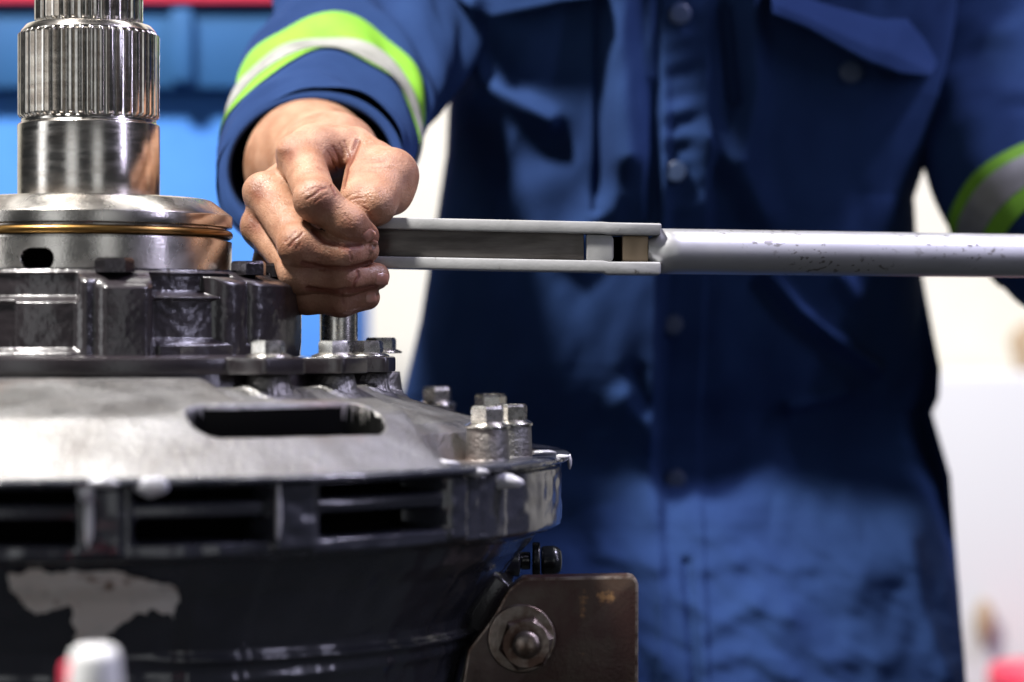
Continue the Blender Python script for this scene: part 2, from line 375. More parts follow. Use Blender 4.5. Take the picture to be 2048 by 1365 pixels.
# --- upper housing: cylinder wall with ledges, ribs, pads and bosses
na, nz = 1300, 190
a = np.linspace(-1.75, 1.75, na)
z = np.concatenate([np.linspace(37.6, 31, 14), np.linspace(30.6, -12, nz-14)])
A, Z = np.meshgrid(a, z, indexing='ij')
R0 = 111.0; R = np.full_like(A, R0)
def band(p0, p1, r=111, e=0.010):
    b0, b1 = phi_of(p0, r), phi_of(p1, r); return sm(b0-e, b0+e, A)*(1-sm(b1-e, b1+e, A))
def zband(y0, y1, e=0.8, r=111, pxm=200):
    ph = phi_of(pxm, r); z0, z1 = z_of(y0, r, ph), z_of(y1, r, ph)
    return sm(z0+e, z0-e, Z)*(1-sm(z1+e, z1-e, Z))
R -= 9*band(-200, 157)*zband(540, 598, 2.2)                        # recess under the top edge
R -= 5*band(-200, 28)*zband(603, 716, 1.5)
R += 3.5*band(160, 184, e=0.03)*zband(545, 738, 2)               # rib
R += 6.0*band(197, 299, e=0.035)*zband(566, 760, 3.2)            # rounded pad
R -= 10*band(306, 600)*zband(540, 587, 2.2)
R -= 4*band(306, 600)*zband(598, 800, 1.2)
R += 6.5*band(306, 585, e=.03)*zband(684, 800, 2.4)               # base ledge
R += 4.0*band(-200, 157, e=.03)*zband(702, 800, 2.0)
pb = phi_of(462, 108); wbs = 16/108
s = (A-pb)/wbs; R = np.where((np.abs(s) < 1) & (Z < 34), np.maximum(R, 98+16*np.sqrt(np.clip(1-s*s, 0, 1))), R)
s = (A-phi_of(560, 112))/0.36; R = np.where((np.abs(s) < 1) & (Z < 38), np.maximum(R, 100+18.6*np.clip(1-s**6, 0, 1)**.5), R)
top = sm(29, 35, Z); R = R*(1-top)+np.minimum(R, R0-10*sm(30, 37.6, Z)+0*R)*top
R += 0.12*vnoise(np.stack([A.ravel()*40, Z.ravel()*.35, 0*A.ravel()], 1), 3).reshape(A.shape)
R += 0.4*vnoise(np.stack([A.ravel()*9, Z.ravel()*.12, 0*A.ravel()], 1), 4).reshape(A.shape)*sm(33, 28, Z)
obj('bearing_housing', cyl(A.ravel(), Z.ravel(), R.ravel()), grid_faces(na, nz), M['dark_casting'], GB)
v, f = lathe([(70, 37.5), (101.5, 37.7)], AX, AY, 96); obj('housing_lid', v, f, M['dark_casting'], GB)

def bolt(px, r, back, ztop, hw, hh, fr, fh, m, rot=0.0, name='bolt', flange=True):
    """hex bolt standing on a circle of radius r mm; its washer flange is a sub-part"""
    c = phi_of(px, r)
    if back: c = math.pi-c
    if back:
        aa = np.linspace(math.pi/2, math.pi*0.9, 800); x = AX+r/1000*np.sin(aa); y = AY-r/1000*np.cos(aa); cc = 1024+x*scl(y)
        k = int(np.argmin(np.abs(cc-px))); c = float(aa[k])
    x, y, z = cyl(np.array([c]), np.array([ztop]), np.array([r]))[0]
    bm = bmesh.new(); rh = hw/2/math.cos(math.pi/6)
    rings = []
    for (k, dz) in ((0.0, -0.9), (0.62, -0.9), (0.72, -0.15), (0.86, 0.0), (0.93, -0.35), (1.0, -1.4), (1.0, -hh)):
        rings.append([(k*rh*math.cos(rot+math.pi/3*i/2)*(1 if i % 2 == 0 or k < .9 else math.cos(math.pi/6)), k*rh*math.sin(rot+math.pi/3*i/2)*(1 if i % 2 == 0 or k < .9 else math.cos(math.pi/6)), dz) for i in range(12)])
    V = [(x+p[0]/1000, y+p[1]/1000, z+p[2]/1000) for ri in rings for p in ri]; F = []
    for k in range(len(rings)-1):
        for i in range(12): F.append((k*12+i, (k+1)*12+i, (k+1)*12+(i+1) % 12, k*12+(i+1) % 12))
    bm.free()
    b = obj(name, V, F, m, GB, sharp=28)
    if flange:
        pr = bevel_profile([(hw/2*0.9, -hh+1.0), (hw/2+0.9, -hh+0.5), (fr, -hh-fh*0.45), (fr, -hh-fh), (2, -hh-fh)], 0.5, 2)
        v, f = lathe(pr, x, y, 48, z); obj('washer_flange', v, f, m, b, sharp=50)
    return b, x, y, c
for px, r, rot in ((229, 104, 0.2), (497, 104, 0.5), (560, 107, 0.1)):
    bolt(px, r, False, 42.8, 17.5, 7.5, 10, 1, M['dark_bolt'], rot, flange=False)

# --- black clamp plate with ears, on grey posts
def ear_r(A, ears, r0, r1, w):
    R = np.full_like(A, r0)
    for c in ears: R = np.maximum(R, r0+(r1-r0)*(1-sm(w*0.5, w, np.abs(A-c))))
    return R
EARS_PX = [(537, False), (668, False), (735, False), (762, True)]
ears = []
posts = []
for (px, back), rot in zip(EARS_PX, (0.42, 0.50, 0.36, 0.3)):
    b, x, y, c = bolt(px, 157 if px != 762 else 165, back, 0.2 if not back else 2.0, 15.5, 7.0, 12.0, 2.0, M['zinc'], rot)
    ears.append(c); posts.append((x, y))
a = np.linspace(-1.9, 2.6, 900)
Re = ear_r(a, ears, 150, 171, 0.14)
rows = []
for (k, zz) in ((0.0, -8.6), (-1.0, -8.6), (-0.25, -9.0), (0.0, -10.2), (0.0, -15.5), (-0.4, -16.8), (-25, -17.2)):
    rr = np.full_like(a, 96.0) if k == 0.0 and zz == -8.6 else Re+k
    rows.append(cyl(a, np.full_like(a, zz), rr))
obj('clamp_plate', np.stack(rows, 1).reshape(-1, 3), grid_faces(len(a), len(rows)), M['dark_casting'], GB, sharp=40)
v, f = lathe(bevel_profile([(106, -6), (117, -7.5), (123, -9.5), (123, -12), (148, -12.5), (150, -30)], 1.2), AX, AY, 160); obj('housing_foot', v, f, M['dark_casting'], GB, sharp=50)

# --- cast aluminium cover (polar height field, with the slot, ribs and pads)
na, nr = 1100, 230
a = np.linspace(-2.0, 3.1, na)
r = np.concatenate([np.linspace(120, 170, 40), np.linspace(170.6, 264, nr-40)])
A, Rr = np.meshgrid(a, r, indexing='ij')
def prof(r): return np.interp(r, [120, 150, 160, 169, 190, 235, 250, 258, 264], [-23, -23.5, -25, -29.5, -36.4, -50.5, -56, -60, -62.0]) if False else np.interp(r, [120, 150, 160, 169, 190, 214, 223, 229, 264], [-23, -23.5, -25, -29.5, -36.0, -42.6, -47.5, -61.6, -62.0])
Zz = prof(Rr)
pad = 1-sm(phi_of(838, 240), phi_of(872, 240), A+0.0016*(Rr-235))                  # raised pad on the front-left
Zpad = np.interp(Rr, [120, 160, 168, 226, 229.5, 263, 264], [-18.2, -18.4, -19.6, -34.6, -36.2, -61.2, -62])
padl = 1-sm(phi_of(425, 180), phi_of(485, 180), A); pad = np.maximum(padl, pad*sm(197, 204, Rr)); Zz = Zz*(1-pad)+Zpad*pad
# slot through the cone
sa0, sa1 = phi_of(378, 228), phi_of(752, 228); r0 = 228.0
du = (A-(sa0+sa1)/2)*r0; hl = (sa1-sa0)/2*r0; dv = Rr-r0
rad = 13.0; d = np.hypot(np.maximum(np.abs(du)-(hl-rad), 0), np.maximum(np.abs(dv)-0.01, 0))-rad
Zz += 1.6*np.exp(-((d-2.2)/2.0)**2)*sm(0, 6, -dv-2)                   # rolled lip on its upper edge
Zsurf = Zz.copy(); Zz -= 42*sm(0.7, -1.6, d)
# bosses and ribs
for (x, y) in posts:
    dd = np.hypot(AX+Rr/1000*np.sin(A)-x, AY-Rr/1000*np.cos(A)-y)*1000
    Zz = np.maximum(Zz, -17.2-(dd/13)**2*0.4-np.maximum(dd-10.8, 0)*7.5+np.where(dd > 18, -50, 0)) if True else Zz
    Zz += 2.2*np.exp(-((dd-13.5)/2.6)**2)*(dd > 12.5)
for px, w, h in ():
    c = phi_of(px, 225); dd = np.abs((A-c)*Rr+(Rr-225)*0.35); Zz += h*(1-sm(w*.6, w*1.6, dd))*sm(190, 206, Rr)*(1-sm(244, 256, Rr))
for px in ():
    c = phi_of(px, 236); dd = np.abs((A-c)*Rr); Zz += 5.5*(1-sm(4, 9, dd))*sm(185, 215, Rr)*(1-sm(240, 252, Rr))
pn = np.stack([AX+Rr.ravel()*np.sin(A.ravel()), Rr.ravel()*np.cos(A.ravel()), 0*A.ravel()], 1)
Zz += (0.10*vnoise(pn/8, 11)+0.05*vnoise(pn/2.2, 12)).reshape(A.shape)
fc = grid_faces(na, nr)
V = np.stack([AX+Rr/1000*np.sin(A), AY-Rr/1000*np.cos(A), ZC+Zz/1000], -1).reshape(-1, 3)
ob = obj('cover', V, fc, [M['aluminium'], M['void_shade']], GB)
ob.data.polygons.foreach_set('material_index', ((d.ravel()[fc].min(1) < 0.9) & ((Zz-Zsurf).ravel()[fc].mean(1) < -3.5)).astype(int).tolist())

# --- flange bolts on their bosses
for (px, back), rot in zip([(975, False), (1022, False), (981, True), (874, True)], (0.44, 0.34, 0.1, 0.4)):
    zt_ = -33.6 if not back else (-31.5 if px > 900 else -28.5)
    b, x, y, c = bolt(px, 240, back, zt_, 16.0, 9.0, 11.8, 2.6, M['zinc'], rot)
    v, f = lathe(bevel_profile([(3, zt_-11.6), (10.9, zt_-11.6), (11.4, -61.0), (12.5, -63)], 0.5), x, y, 56)
    obj('bolt_boss', v, f, M['aluminium'], GB, sharp=50)

# --- black flange band with louvred windows
na, nz = 1500, 120
a = np.linspace(-1.95, 2.6, na)
z = np.concatenate([np.linspace(-62.0, -66.5, 12), np.linspace(-67, -104, nz-12)])
A, Z = np.meshgrid(a, z, indexing='ij')
R = 262.5+5.5*sm(-66.2, -64.6, Z)*np.ones_like(A)
R -= 1.2*sm(-62.9, -62.0, Z)
def fb(p0, p1, e=0.006, rr=263): b0, b1 = phi_of(p0, rr), phi_of(p1, rr); return sm(b0-e, b0+e, A)*(1-sm(b1-e, b1+e, A))
WIN = [(-150, 150), (272, 542), (648, 892)]
sl = np.zeros_like(A)
for w0, w1 in WIN:
    c0, c1 = phi_of(w0, 263), phi_of(w1, 263); cm, hw_ = (c0+c1)/2*263, (c1-c0)/2*263
    for (z0, z1) in ((-67.4, -73.6), (-80.6, -91.4)):
        zm_, hz = (z0+z1)/2, abs(z0-z1)/2; rad = min(3.0, hz*.8)
        d = np.hypot(np.maximum(np.abs(A*263-cm)-(hw_-rad), 0), np.maximum(np.abs(Z-zm_)-(hz-rad), 0))-rad
        sl = np.maximum(sl, sm(0.7, -0.7, d))
    R -= 3.0*fb(w0-6, w1+6)*sm(-66.5, -67.5, Z)*(1-sm(-91.5, -93, Z))
R -= 26*sl
for p0, p1 in ((152, 243), (546, 628), (896, 930)): R += 2.6*fb(p0, p1, 0.004)*sm(-66, -67.5, Z)*(1-sm(-95, -99, Z))
pl = phi_of(1080, 262); R += 3.2*(1-sm(0.10, 0.2, np.abs(A-pl)))*sm(-65, -68, Z)
R += 2.0*(1-sm(0.03, 0.05, np.abs(A-phi_of(985, 262))))*sm(-65, -68, Z)
R -= 14*sm(-96, -104, Z)**2
R += 0.5*vnoise(np.stack([A.ravel()*30, Z.ravel()*.2, 0*A.ravel()], 1), 8).reshape(A.shape)
fc = grid_faces(na, nz); ob = obj('flange_band', cyl(A.ravel(), Z.ravel(), R.ravel()), fc, [M['band_paint'], M['void_shade']], GB)
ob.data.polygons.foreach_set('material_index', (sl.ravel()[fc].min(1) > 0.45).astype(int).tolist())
# top face of the flange
aa = np.linspace(-1.95, 2.6, 700); rows = []
for rr_, zz in ((250, -61.2), (262, -61.4), (265.5, -61.5), (266.8, -62.0)): rows.append(cyl(aa, np.full_like(aa, zz), np.full_like(aa, rr_)+0.5*vnoise(np.stack([aa*30, 0*aa-12.4, 0*aa], 1), 8)))
obj('flange_face', np.stack(rows, 1).reshape(-1, 3), grid_faces(len(aa), len(rows)), M['band_paint'], GB, sharp=60)
# louvre bars that stand in the windows
for w0, w1 in WIN:
    c0, c1 = phi_of(w0, 263), phi_of(w1, 263); aa = np.linspace(c0-0.004, c1+0.004, 60); rows = []
    for rr_, zz in ((246, -73.4), (258.6, -73.6), (260.2, -74.6), (260.4, -77), (259.8, -79.8), (246, -80.8)): rows.append(cyl(aa, np.full_like(aa, zz), np.full_like(aa, rr_)))
    obj('louvre_bar', np.stack(rows, 1).reshape(-1, 3), grid_faces(60, 6), M['band_paint'], GB, sharp=60)

# --- lower bell body
na, nz = 900, 120
a = np.linspace(-1.95, 2.6, na); z = np.linspace(-94, -215, nz); A, Z = np.meshgrid(a, z, indexing='ij')
R = np.interp(Z, [-215, -190, -146, -120, -112, -102], [208, 210, 219, 236, 244, 251])
R += 4.5*np.exp(-((Z+153+6*(A-0.8))/2.2)**2)*sm(0.2, 0.5, A)+2.0*np.exp(-((Z+162)/3)**2)
R += 2.5*(1-sm(0.05, 0.09, np.abs(A-phi_of(430, 225))))
R += 0.9*vnoise(np.stack([A.ravel()*20, Z.ravel()*.09, 0*A.ravel()], 1), 21).reshape(A.shape)
obj('bell_body', cyl(A.ravel(), Z.ravel(), R.ravel()), grid_faces(na, nz), M['band_paint'], GB)
# bare patch where the paint has flaked off the bell
poly = [(14, 1150), (60, 1143), (180, 1142), (255, 1150), (300, 1163), (345, 1172), (358, 1200), (348, 1236), (310, 1222), (285, 1226), (262, 1238), (235, 1250), (215, 1268), (212, 1288), (148, 1288), (146, 1262), (148, 1235), (140, 1213), (110, 1219), (70, 1228), (50, 1212), (28, 1190)]
bm = bmesh.new(); vs = [bm.verts.new((p[0], p[1], 0)) for p in poly]; fce = bm.faces.new(vs); bmesh.ops.triangulate(bm, faces=[fce])
for _ in range(4): bmesh.ops.subdivide_edges(bm, edges=list(bm.edges), cuts=1, use_grid_fill=True)
bm.verts.index_update(); pv = []
for q in bm.verts:
    jn = np.array([[q.co.x/16, q.co.y/16, 0.0]]); px_ = q.co.x+6*float(vnoise(jn, 61)[0])+3*float(vnoise(jn*2.7, 62)[0]); py_ = q.co.y+5*float(vnoise(jn, 63)[0])+3*float(vnoise(jn*2.7, 64)[0])
    zz = -(py_-682.5)/4.42
    for _ in range(4):
        rr_ = float(np.interp(zz, [-215, -190, -146, -120, -112, -102], [208, 210, 219, 236, 244, 251]))+2.2
        ph = phi_of(px_, rr_); zz = z_of(py_, rr_, ph)
    pv.append(cyl(np.array([ph]), np.array([zz]), np.array([rr_]))[0])
obj('bare_patch', pv, [[q.index for q in p_.verts] for p_ in bm.faces], M['bare'], GB); bm.free()
lx0, lx1 = P(880, 0, 0.0)[0], P(1030, 0, 0.0)[0]
v, f = extrude_poly([(lx0, ZC-0.118), (lx1-0.012, ZC-0.122), (lx1, ZC-0.132), (lx1, ZC-0.23), (lx0, ZC-0.23)], -0.045, 0.06, 0.003); obj('mounting_lug', v, f, M['dark_casting'], GB, sharp=40)
# --- pipe fitting tucked under the flange
def lathe_x(profile, c, seg=32):
    pr = np.array(profile)/1000; aa = np.linspace(0, 2*np.pi, seg, endpoint=False)
    Aa, Rr_ = np.meshgrid(aa, pr[:, 0], indexing='ij'); _, Xx = np.meshgrid(aa, pr[:, 1], indexing='ij')
    return np.stack([c[0]+Xx, c[1]+Rr_*np.cos(Aa), c[2]+Rr_*np.sin(Aa)], -1).reshape(-1, 3), grid_faces(seg, len(pr), True)
c = PV(1050, 1122, 0.01)
v, f = lathe_x(bevel_profile([(0, -14), (9, -14), (9, -3), (5, -2), (5, 3), (0, 3)], 1), c); fit = obj('pipe_fitting', v, f, M['band_paint'], GB, sharp=50)
v, f = lathe_x(bevel_profile([(4, 4), (10.5, 4), (10.5, 8.5), (4, 8.5)], 1.2), c); obj('rubber_washer', v, f, M['rubber'], fit, sharp=50)
v, f = lathe_x(bevel_profile([(4, 9), (8.2, 9), (8.6, 17), (6, 20.5), (0, 21)], 2), c); obj('fitting_cap', v, f, M['rubber'], fit, sharp=50)
# --- squeezed-out sealant, plus two tall streaks standing in for highlights on the posts
def seal(px, py, r, rx, ry, rz, seed):
    ph = phi_of(px, r); zz = z_of(py, r, ph); p = cyl(np.array([ph]), np.array([zz]), np.array([r]))[0]
    v, f = blob(p, rx/1000, ry/1000, rz/1000, seed)
    obj('sealant_or_glint', v, f, M['sealant'], GB)
for q in [(885, 928, 250, 8, 5, 2.2, 1), (1008, 964, 267, 9, 3, 4, 2), (955, 945, 267, 6, 2.5, 2.2, 3), (1088, 905, 262, 6, 5, 1.2, 4), (1139, 924, 268, 1.3, 1.2, 4.0, 5), (1126, 914, 268, 4, 2, 1.4, 6),
          (172, 985, 266, 4.5, 1.5, 5.0, 7), (178, 1040, 265.6, 2.2, 0.9, 13, 8), (205, 966, 268, 8, 2, 2.2, 9), (300, 974, 268, 7.4, 1.6, 4.6, 10), (557, 1025, 265.6, 1.5, 0.8, 14, 11)]: seal(*q)

# ------------------------------------------------------------------ steel bracket at the lower right
YK = -0.075
BK = thing('mounting_bracket', 'rusty brown steel bracket plate with a bolted stud below the gearbox flange', 'bracket', PV(1110, 1420, YK))
pts = [(1045, 1156), (1262, 1152), (1271, 1156), (1277, 1166), (1276, 1480), (905, 1480), (935, 1300), (985, 1235), (1015, 1180)]
pts = [(P(x, y, YK)[0], P(x, y, YK)[2]) for x, y in pts]
v, f = extrude_poly(pts, YK, YK+0.018, 0.0016); pl_ob = obj('plate', v, f, [M['rust'], M['worn']], BK, sharp=40)
for p_ in pl_ob.data.polygons:
    if p_.area < 1.2e-4 and abs(p_.normal.y) < 0.98: p_.material_index = 1
def lathe_y(profile, c, seg=48):
    pr = np.array(profile)/1000; aa = np.linspace(0, 2*np.pi, seg, endpoint=False)
    Aa, Rr_ = np.meshgrid(aa, pr[:, 0], indexing='ij'); _, Yy = np.meshgrid(aa, pr[:, 1], indexing='ij')
    return np.stack([c[0]+Rr_*np.cos(Aa), c[1]+Yy, c[2]+Rr_*np.sin(Aa)], -1).reshape(-1, 3), grid_faces(seg, len(pr), True)
c = PV(1043, 1277, YK)
v, f = lathe_y(bevel_profile([(5, -3.2), (17.2, -3.2), (18.0, -2.6), (18.0, 0)], 0.5), c, 64); obj('washer', v, f, M['dull_steel'], BK, sharp=40)
c2 = PV(1052, 1285, YK-0.003)
hexp = []
for k, dy in ((0.45, -9.3), (0.84, -9.6), (0.93, -9.2), (1.0, -8.0), (1.0, -0.05)):
    for i in range(12):
        w = math.radians(12)+math.pi*i/6; q = 14.6*k*(1 if i % 2 == 0 or k < .9 else math.cos(math.pi/6)); hexp.append((c2.x+q*math.cos(w)/1000, c2.y+dy/1000, c2.z+q*math.sin(w)/1000))
F = [(k*12+i, k*12+(i+1) % 12, (k+1)*12+(i+1) % 12, (k+1)*12+i) for k in range(4) for i in range(12)]
obj('nut', hexp, F, M['worn'], BK, sharp=28)
thr = [(0, -15.6), (4.9, -15.5), (6.6, -14.3)]
for k in range(7): thr += [(7.1, -13.8+k*1.0), (6.4, -13.3+k*1.0)]
v, f = lathe_y(thr, c2, 40); obj('stud', v, f, M['dull_steel'], BK, sharp=60)

# ------------------------------------------------------------------ squeeze bottle in front, lower left
YQ = -0.44
c = PV(190, 1292, YQ)
BT = thing('squeeze_bottle', 'white capped red squeeze bottle standing in front of the gearbox', 'bottle', (c.x, c.y, c.z-0.12))
v, f = lathe(bevel_profile([(0, 0), (7, -0.2), (9.2, -3), (10, -14), (11, -40), (0, -40)], 2.5), c.x, c.y, 48, c.z); obj('cap', v, f, M['cap_white'], BT)
v, f = lathe(bevel_profile([(6, -6), (10.5, -7), (12, -40), (14, -120), (0, -120)], 2.5), c.x-0.0030, c.y+0.006, 48, c.z); obj('body', v, f, M['red'], BT)

# ------------------------------------------------------------------ torque wrench
WR = thing('torque_wrench', 'long grey torque wrench gripped in the fist with its extension down on a bolt', 'wrench', PV(677, 690, 0.012))
ysl = 0.0185
def wy(x, base): return base+(x-750)*ysl                     # photo row on the tilted wrench
def bar(name, pts, y0, y1, m, bev=0.0009):
    q = [(P(x, y, 0)[0], P(x, y, 0)[2]) for x, y in pts]
    v, f = extrude_poly(q, y0, y1, bev); return obj(name, v, f, m, WR, sharp=40)
bar('cheek', [(640, 434), (1206, 446), (1216, 447), (1319, 449), (1321, 452), (1319, 472), (1212, 471), (1206, 469.5), (640, 457)], -0.011, 0.013, M['wrench_grey'])
bar('cheek', [(640, 512), (1206, 523), (1216, 525), (1317, 525.5), (1320, 529), (1319, 549), (1316, 551), (1212, 550), (1206, 546), (640, 535)], -0.011, 0.013, M['wrench_grey'])
bar('beam', [(640, 457.2), (1167, 468.4), (1168, 520.8), (640, 511.8)], -0.0045, 0.010, M['beam'], 0.0004)
bar('pin_block', [(1172, 470.2), (1222, 471.4), (1226, 480), (1226, 518), (1222, 524.6), (1172, 522.6)], -0.0085, 0.0105, M['wrench_grey'])
bar('insert', [(1244, 472.6), (1296, 472.8), (1296, 525.0), (1244, 524.8)], -0.003, 0.0085, M['tan'], 0.0006)
bar('web', [(1224, 472.4), (1300, 472.6), (1300, 525.0), (1224, 524.8)], 0.009, 0.012, M['void_shade'], 0.0003)
# tube: bevelled mouth, slightly receding
x0, y0 = 1318, 503.0
path = [PV(1296, 499.5, 0.001), PV(1304, 499.8, 0.001), PV(1320, 503, 0.002), PV(2300, 515.5, 0.10)]
pth = []; rad_ = []
for k in range(40):
    t = k/39; pth.append(path[2].lerp(path[3], t)); rad_.append(0.01268)
v1, f1 = tube([path[0], path[1]]+pth, [0.0060, 0.0078]+rad_, 64)
obj('handle_tube', v1, f1, M['tube'], WR, sharp=60)
# ratchet head inside the fist and the extension bar below it
e = PV(677, 600, 0.012)
v, f = lathe(bevel_profile([(0, 46), (16, 46), (17, 44), (17, 14), (15.5, 12), (0, 12)], 1.2), e.x, e.y, 48, e.z); obj('ratchet_head', v, f, M['zinc'], WR, sharp=40)
v, f = lathe(bevel_profile([(0, 12), (10.4, 12), (10.7, 10), (10.7, -26), (10.0, -30), (0, -30)], 0.6), e.x, e.y, 64, e.z); obj('extension_bar', v, f, M['zinc'], WR, sharp=40)

# ------------------------------------------------------------------ the worker: arm and fist as one sculpted surface
def surface_nets(F, org, h):
    s = F < 0
    nx, ny, nz = F.shape
    c = np.zeros((nx-1, ny-1, nz-1), np.uint8)
    for dx in (0, 1):
        for dy in (0, 1):
            for dz in (0, 1): c += s[dx:nx-1+dx, dy:ny-1+dy, dz:nz-1+dz]
    act = np.argwhere((c > 0) & (c < 8)); idx = -np.ones(c.shape, np.int64); idx[tuple(act.T)] = np.arange(len(act))
    acc = np.zeros((len(act), 3)); cnt = np.zeros(len(act))
    corners = [(a, b, d) for a in (0, 1) for b in (0, 1) for d in (0, 1)]
    for i in range(8):
        for j in range(i+1, 8):
            if sum(abs(p-q) for p, q in zip(corners[i], corners[j])) != 1: continue
            pi, pj = np.array(corners[i]), np.array(corners[j])
            fi = F[tuple((act+pi).T)]; fj = F[tuple((act+pj).T)]; m = (fi < 0) != (fj < 0)
            t = np.where(m, fi/np.where(m, fi-fj, 1), 0)[:, None]
            acc += np.where(m[:, None], act+pi+t*(pj-pi), 0); cnt += m
    V = org+(acc/cnt[:, None])*h
    faces = []
    for ax in range(3):
        sl0 = [slice(None)]*3; sl1 = [slice(None)]*3; sl0[ax] = slice(0, -1); sl1[ax] = slice(1, None)
        d = s[tuple(sl0)] != s[tuple(sl1)]
        e_ = np.argwhere(d); o1, o2 = [q for q in range(3) if q != ax]
        ok = (e_[:, o1] > 0) & (e_[:, o2] > 0) & (e_[:, o1] < F.shape[o1]-1) & (e_[:, o2] < F.shape[o2]-1); e_ = e_[ok]
        def cell(a1, a2):
            q = e_.copy(); q[:, o1] -= a1; q[:, o2] -= a2; return idx[tuple(q.T)]
        q = np.stack([cell(1, 1), cell(0, 1), cell(0, 0), cell(1, 0)], 1)
        inside = s[tuple(e_.T)]; flip = inside if ax != 1 else ~inside
        q[~flip] = q[~flip][:, ::-1]; faces.append(q)
    return V, np.concatenate(faces)

def mm(px, py, Y):
    """photo point at depth Y mm -> millimetre coordinates (x, y, z)"""
    p = P(px, py, Y/1000); return np.array([float(p[0]), Y/1000, float(p[2])-ZC])*1000

H = 0.9
lo = np.array([-185.0, -62.0, 4.0]); hi = np.array([-42.0, 190.0, 175.0])
nn = ((hi-lo)/H).astype(int)+1
gx, gy, gz = (np.float32(lo[k])+np.float32(H)*np.arange(nn[k], dtype=np.float32) for k in range(3))
GX, GY, GZ = gx[:, None, None], gy[None, :, None], gz[None, None, :]
def cone(a, b, ra, rb):
    a = a.astype(np.float32); b = b.astype(np.float32); ba = b-a; l2 = float(ba@ba)
    t = ((GX-a[0])*ba[0]+(GY-a[1])*ba[1]+(GZ-a[2])*ba[2])/l2; np.clip(t, 0, 1, out=t)
    d = (GX-a[0]-t*ba[0])**2; d += (GY-a[1]-t*ba[1])**2; d += (GZ-a[2]-t*ba[2])**2
    np.sqrt(d, out=d); d -= ra+t*(rb-ra); return d
def ball(c, r, s=(1, 1, 1)):
    return (np.sqrt(((GX-c[0])/s[0])**2+((GY-c[1])/s[1])**2+((GZ-c[2])/s[2])**2)-r)*min(s)
def smin(a, b, k):
    h = np.maximum(k-np.abs(a-b), 0)/k; return np.minimum(a, b)-h*h*k*0.25
def chain(pts, rs, k=3.0):
    d = None
    for i in range(len(pts)-1):
        c_ = cone(pts[i], pts[i+1], rs[i], rs[i+1]); d = c_ if d is None else smin(d, c_, k)
    return d
J = {
 'index': ([mm(604, 318, 14), mm(634, 402, -33), mm(697, 449, -31), mm(731, 472, -21)], [12.3, 11.2, 9.6, 7.6]),
 'middle': ([mm(538, 392, 16), mm(601, 494, -28), mm(685, 508, -29), mm(731, 501, -20)], [12.3, 11.2, 9.4, 7.6]),
 'ring': ([mm(530, 458, 20), mm(600, 547, -20), mm(690, 557, -24), mm(752, 553, -15)], [11.6, 10.4, 8.8, 7.6]),
 'little': ([mm(545, 525, 30), mm(612, 592, -8), mm(682, 603, -15), mm(735, 595, -13)], [10.6, 9.6, 8.0, 7.0]),
}
wrist = mm(655, 325, 85)
palm = None
for k_, (n_, rw, off) in enumerate((('index', 14, (18, 8)), ('middle', 15, (6, 2)), ('ring', 14, (-8, -6)), ('little', 13, (-20, -14)))):
    w_ = wrist+np.array([off[0]*.5, 0, off[1]*.8]); c_ = cone(w_, J[n_][0][0], rw+3, J[n_][1][0])
    palm = c_ if palm is None else smin(palm, c_, 9)
palm = smin(palm, cone(mm(590, 400, 30), mm(620, 520, 32), 14, 12), 10)
# thumb
T = [mm(700, 325, 62), mm(782, 352, 12), mm(748, 408, -13), mm(705, 436, -15)]
thumb = chain(T, [17, 14.2, 11.0, 8.8], 7)
thumb = smin(thumb, cone(mm(782, 392, 10), mm(745, 412, 2), 11.2, 9), 7)
web = cone(mm(632, 298, 24), mm(708, 298, 34), 13.5, 12.5)
palm = smin(palm, web, 11)
fing = None
for n_ in ('index', 'middle', 'ring', 'little'):
    p_, r_ = J[n_]; c_ = chain(p_, r_, 5.0)
    c_ = smin(c_, ball(p_[1]+np.array([-1.2, -2.2, 1.0]), r_[1]*0.93), 3.5)        # PIP knuckle
    fing = c_ if fing is None else smin(fing, c_, 0.7)
thumb = smin(thumb, cone(mm(738, 322, 24), mm(716, 392, -10), 12.5, 10.0), 6)
hand = smin(smin(palm, fing, 4.0), smin(palm, thumb, 7.0), 0.9)
for n_, q in (('index', (-5, -2, 3.5)), ('middle', (-5.5, -1, 3.0)), ('ring', (-4.5, -1, 2))):
    hand = smin(hand, ball(J[n_][0][0]+np.array(q), 8.4), 6)                          # MCP knuckles
# valley between the index and the thumb web
cv = cone(mm(714, 287, 8), mm(684, 372, -26), 2.4, 3.4); hand = -smin(-hand, cv, 3.0)
elbow = mm(628, 322, 215)
arm = cone(wrist, mm(622, 334, 140), 28, 38); arm = smin(arm, cone(mm(622, 334, 140), elbow, 39.5, 43), 10)
skin = smin(hand, arm, 16)
V, Fq = surface_nets(skin, lo, H); V = V/1000; V[:, 2] += ZC
del skin, hand, arm, palm, thumb, fing, web, cv

PERSON_O = Vector((0.12, 0.36, 0.0))
me = bpy.data.meshes.new('tmp'); me.from_pydata(V.tolist(), [], Fq.tolist()); me.update()
bm = bmesh.new(); bm.from_mesh(me)
bmesh.ops.recalc_face_normals(bm, faces=bm.faces)
for _ in range(2): bmesh.ops.smooth_vert(bm, verts=bm.verts, factor=0.5, use_axis_x=True, use_axis_y=True, use_axis_z=True)
fine = [e_ for e_ in bm.edges if e_.verts[0].co.y < 0.045]
bmesh.ops.subdivide_edges(bm, edges=fine, cuts=1, use_grid_fill=True, smooth=0.0)
bm.to_mesh(me); bm.free(); me.update()
nv = len(me.vertices); Vv = np.empty(nv*3); me.vertices.foreach_get('co', Vv); Vv = Vv.reshape(-1, 3)
for_smooth = None
Nn = np.empty(nv*3); me.vertices.foreach_get('normal', Nn); Nn = Nn.reshape(-1, 3)
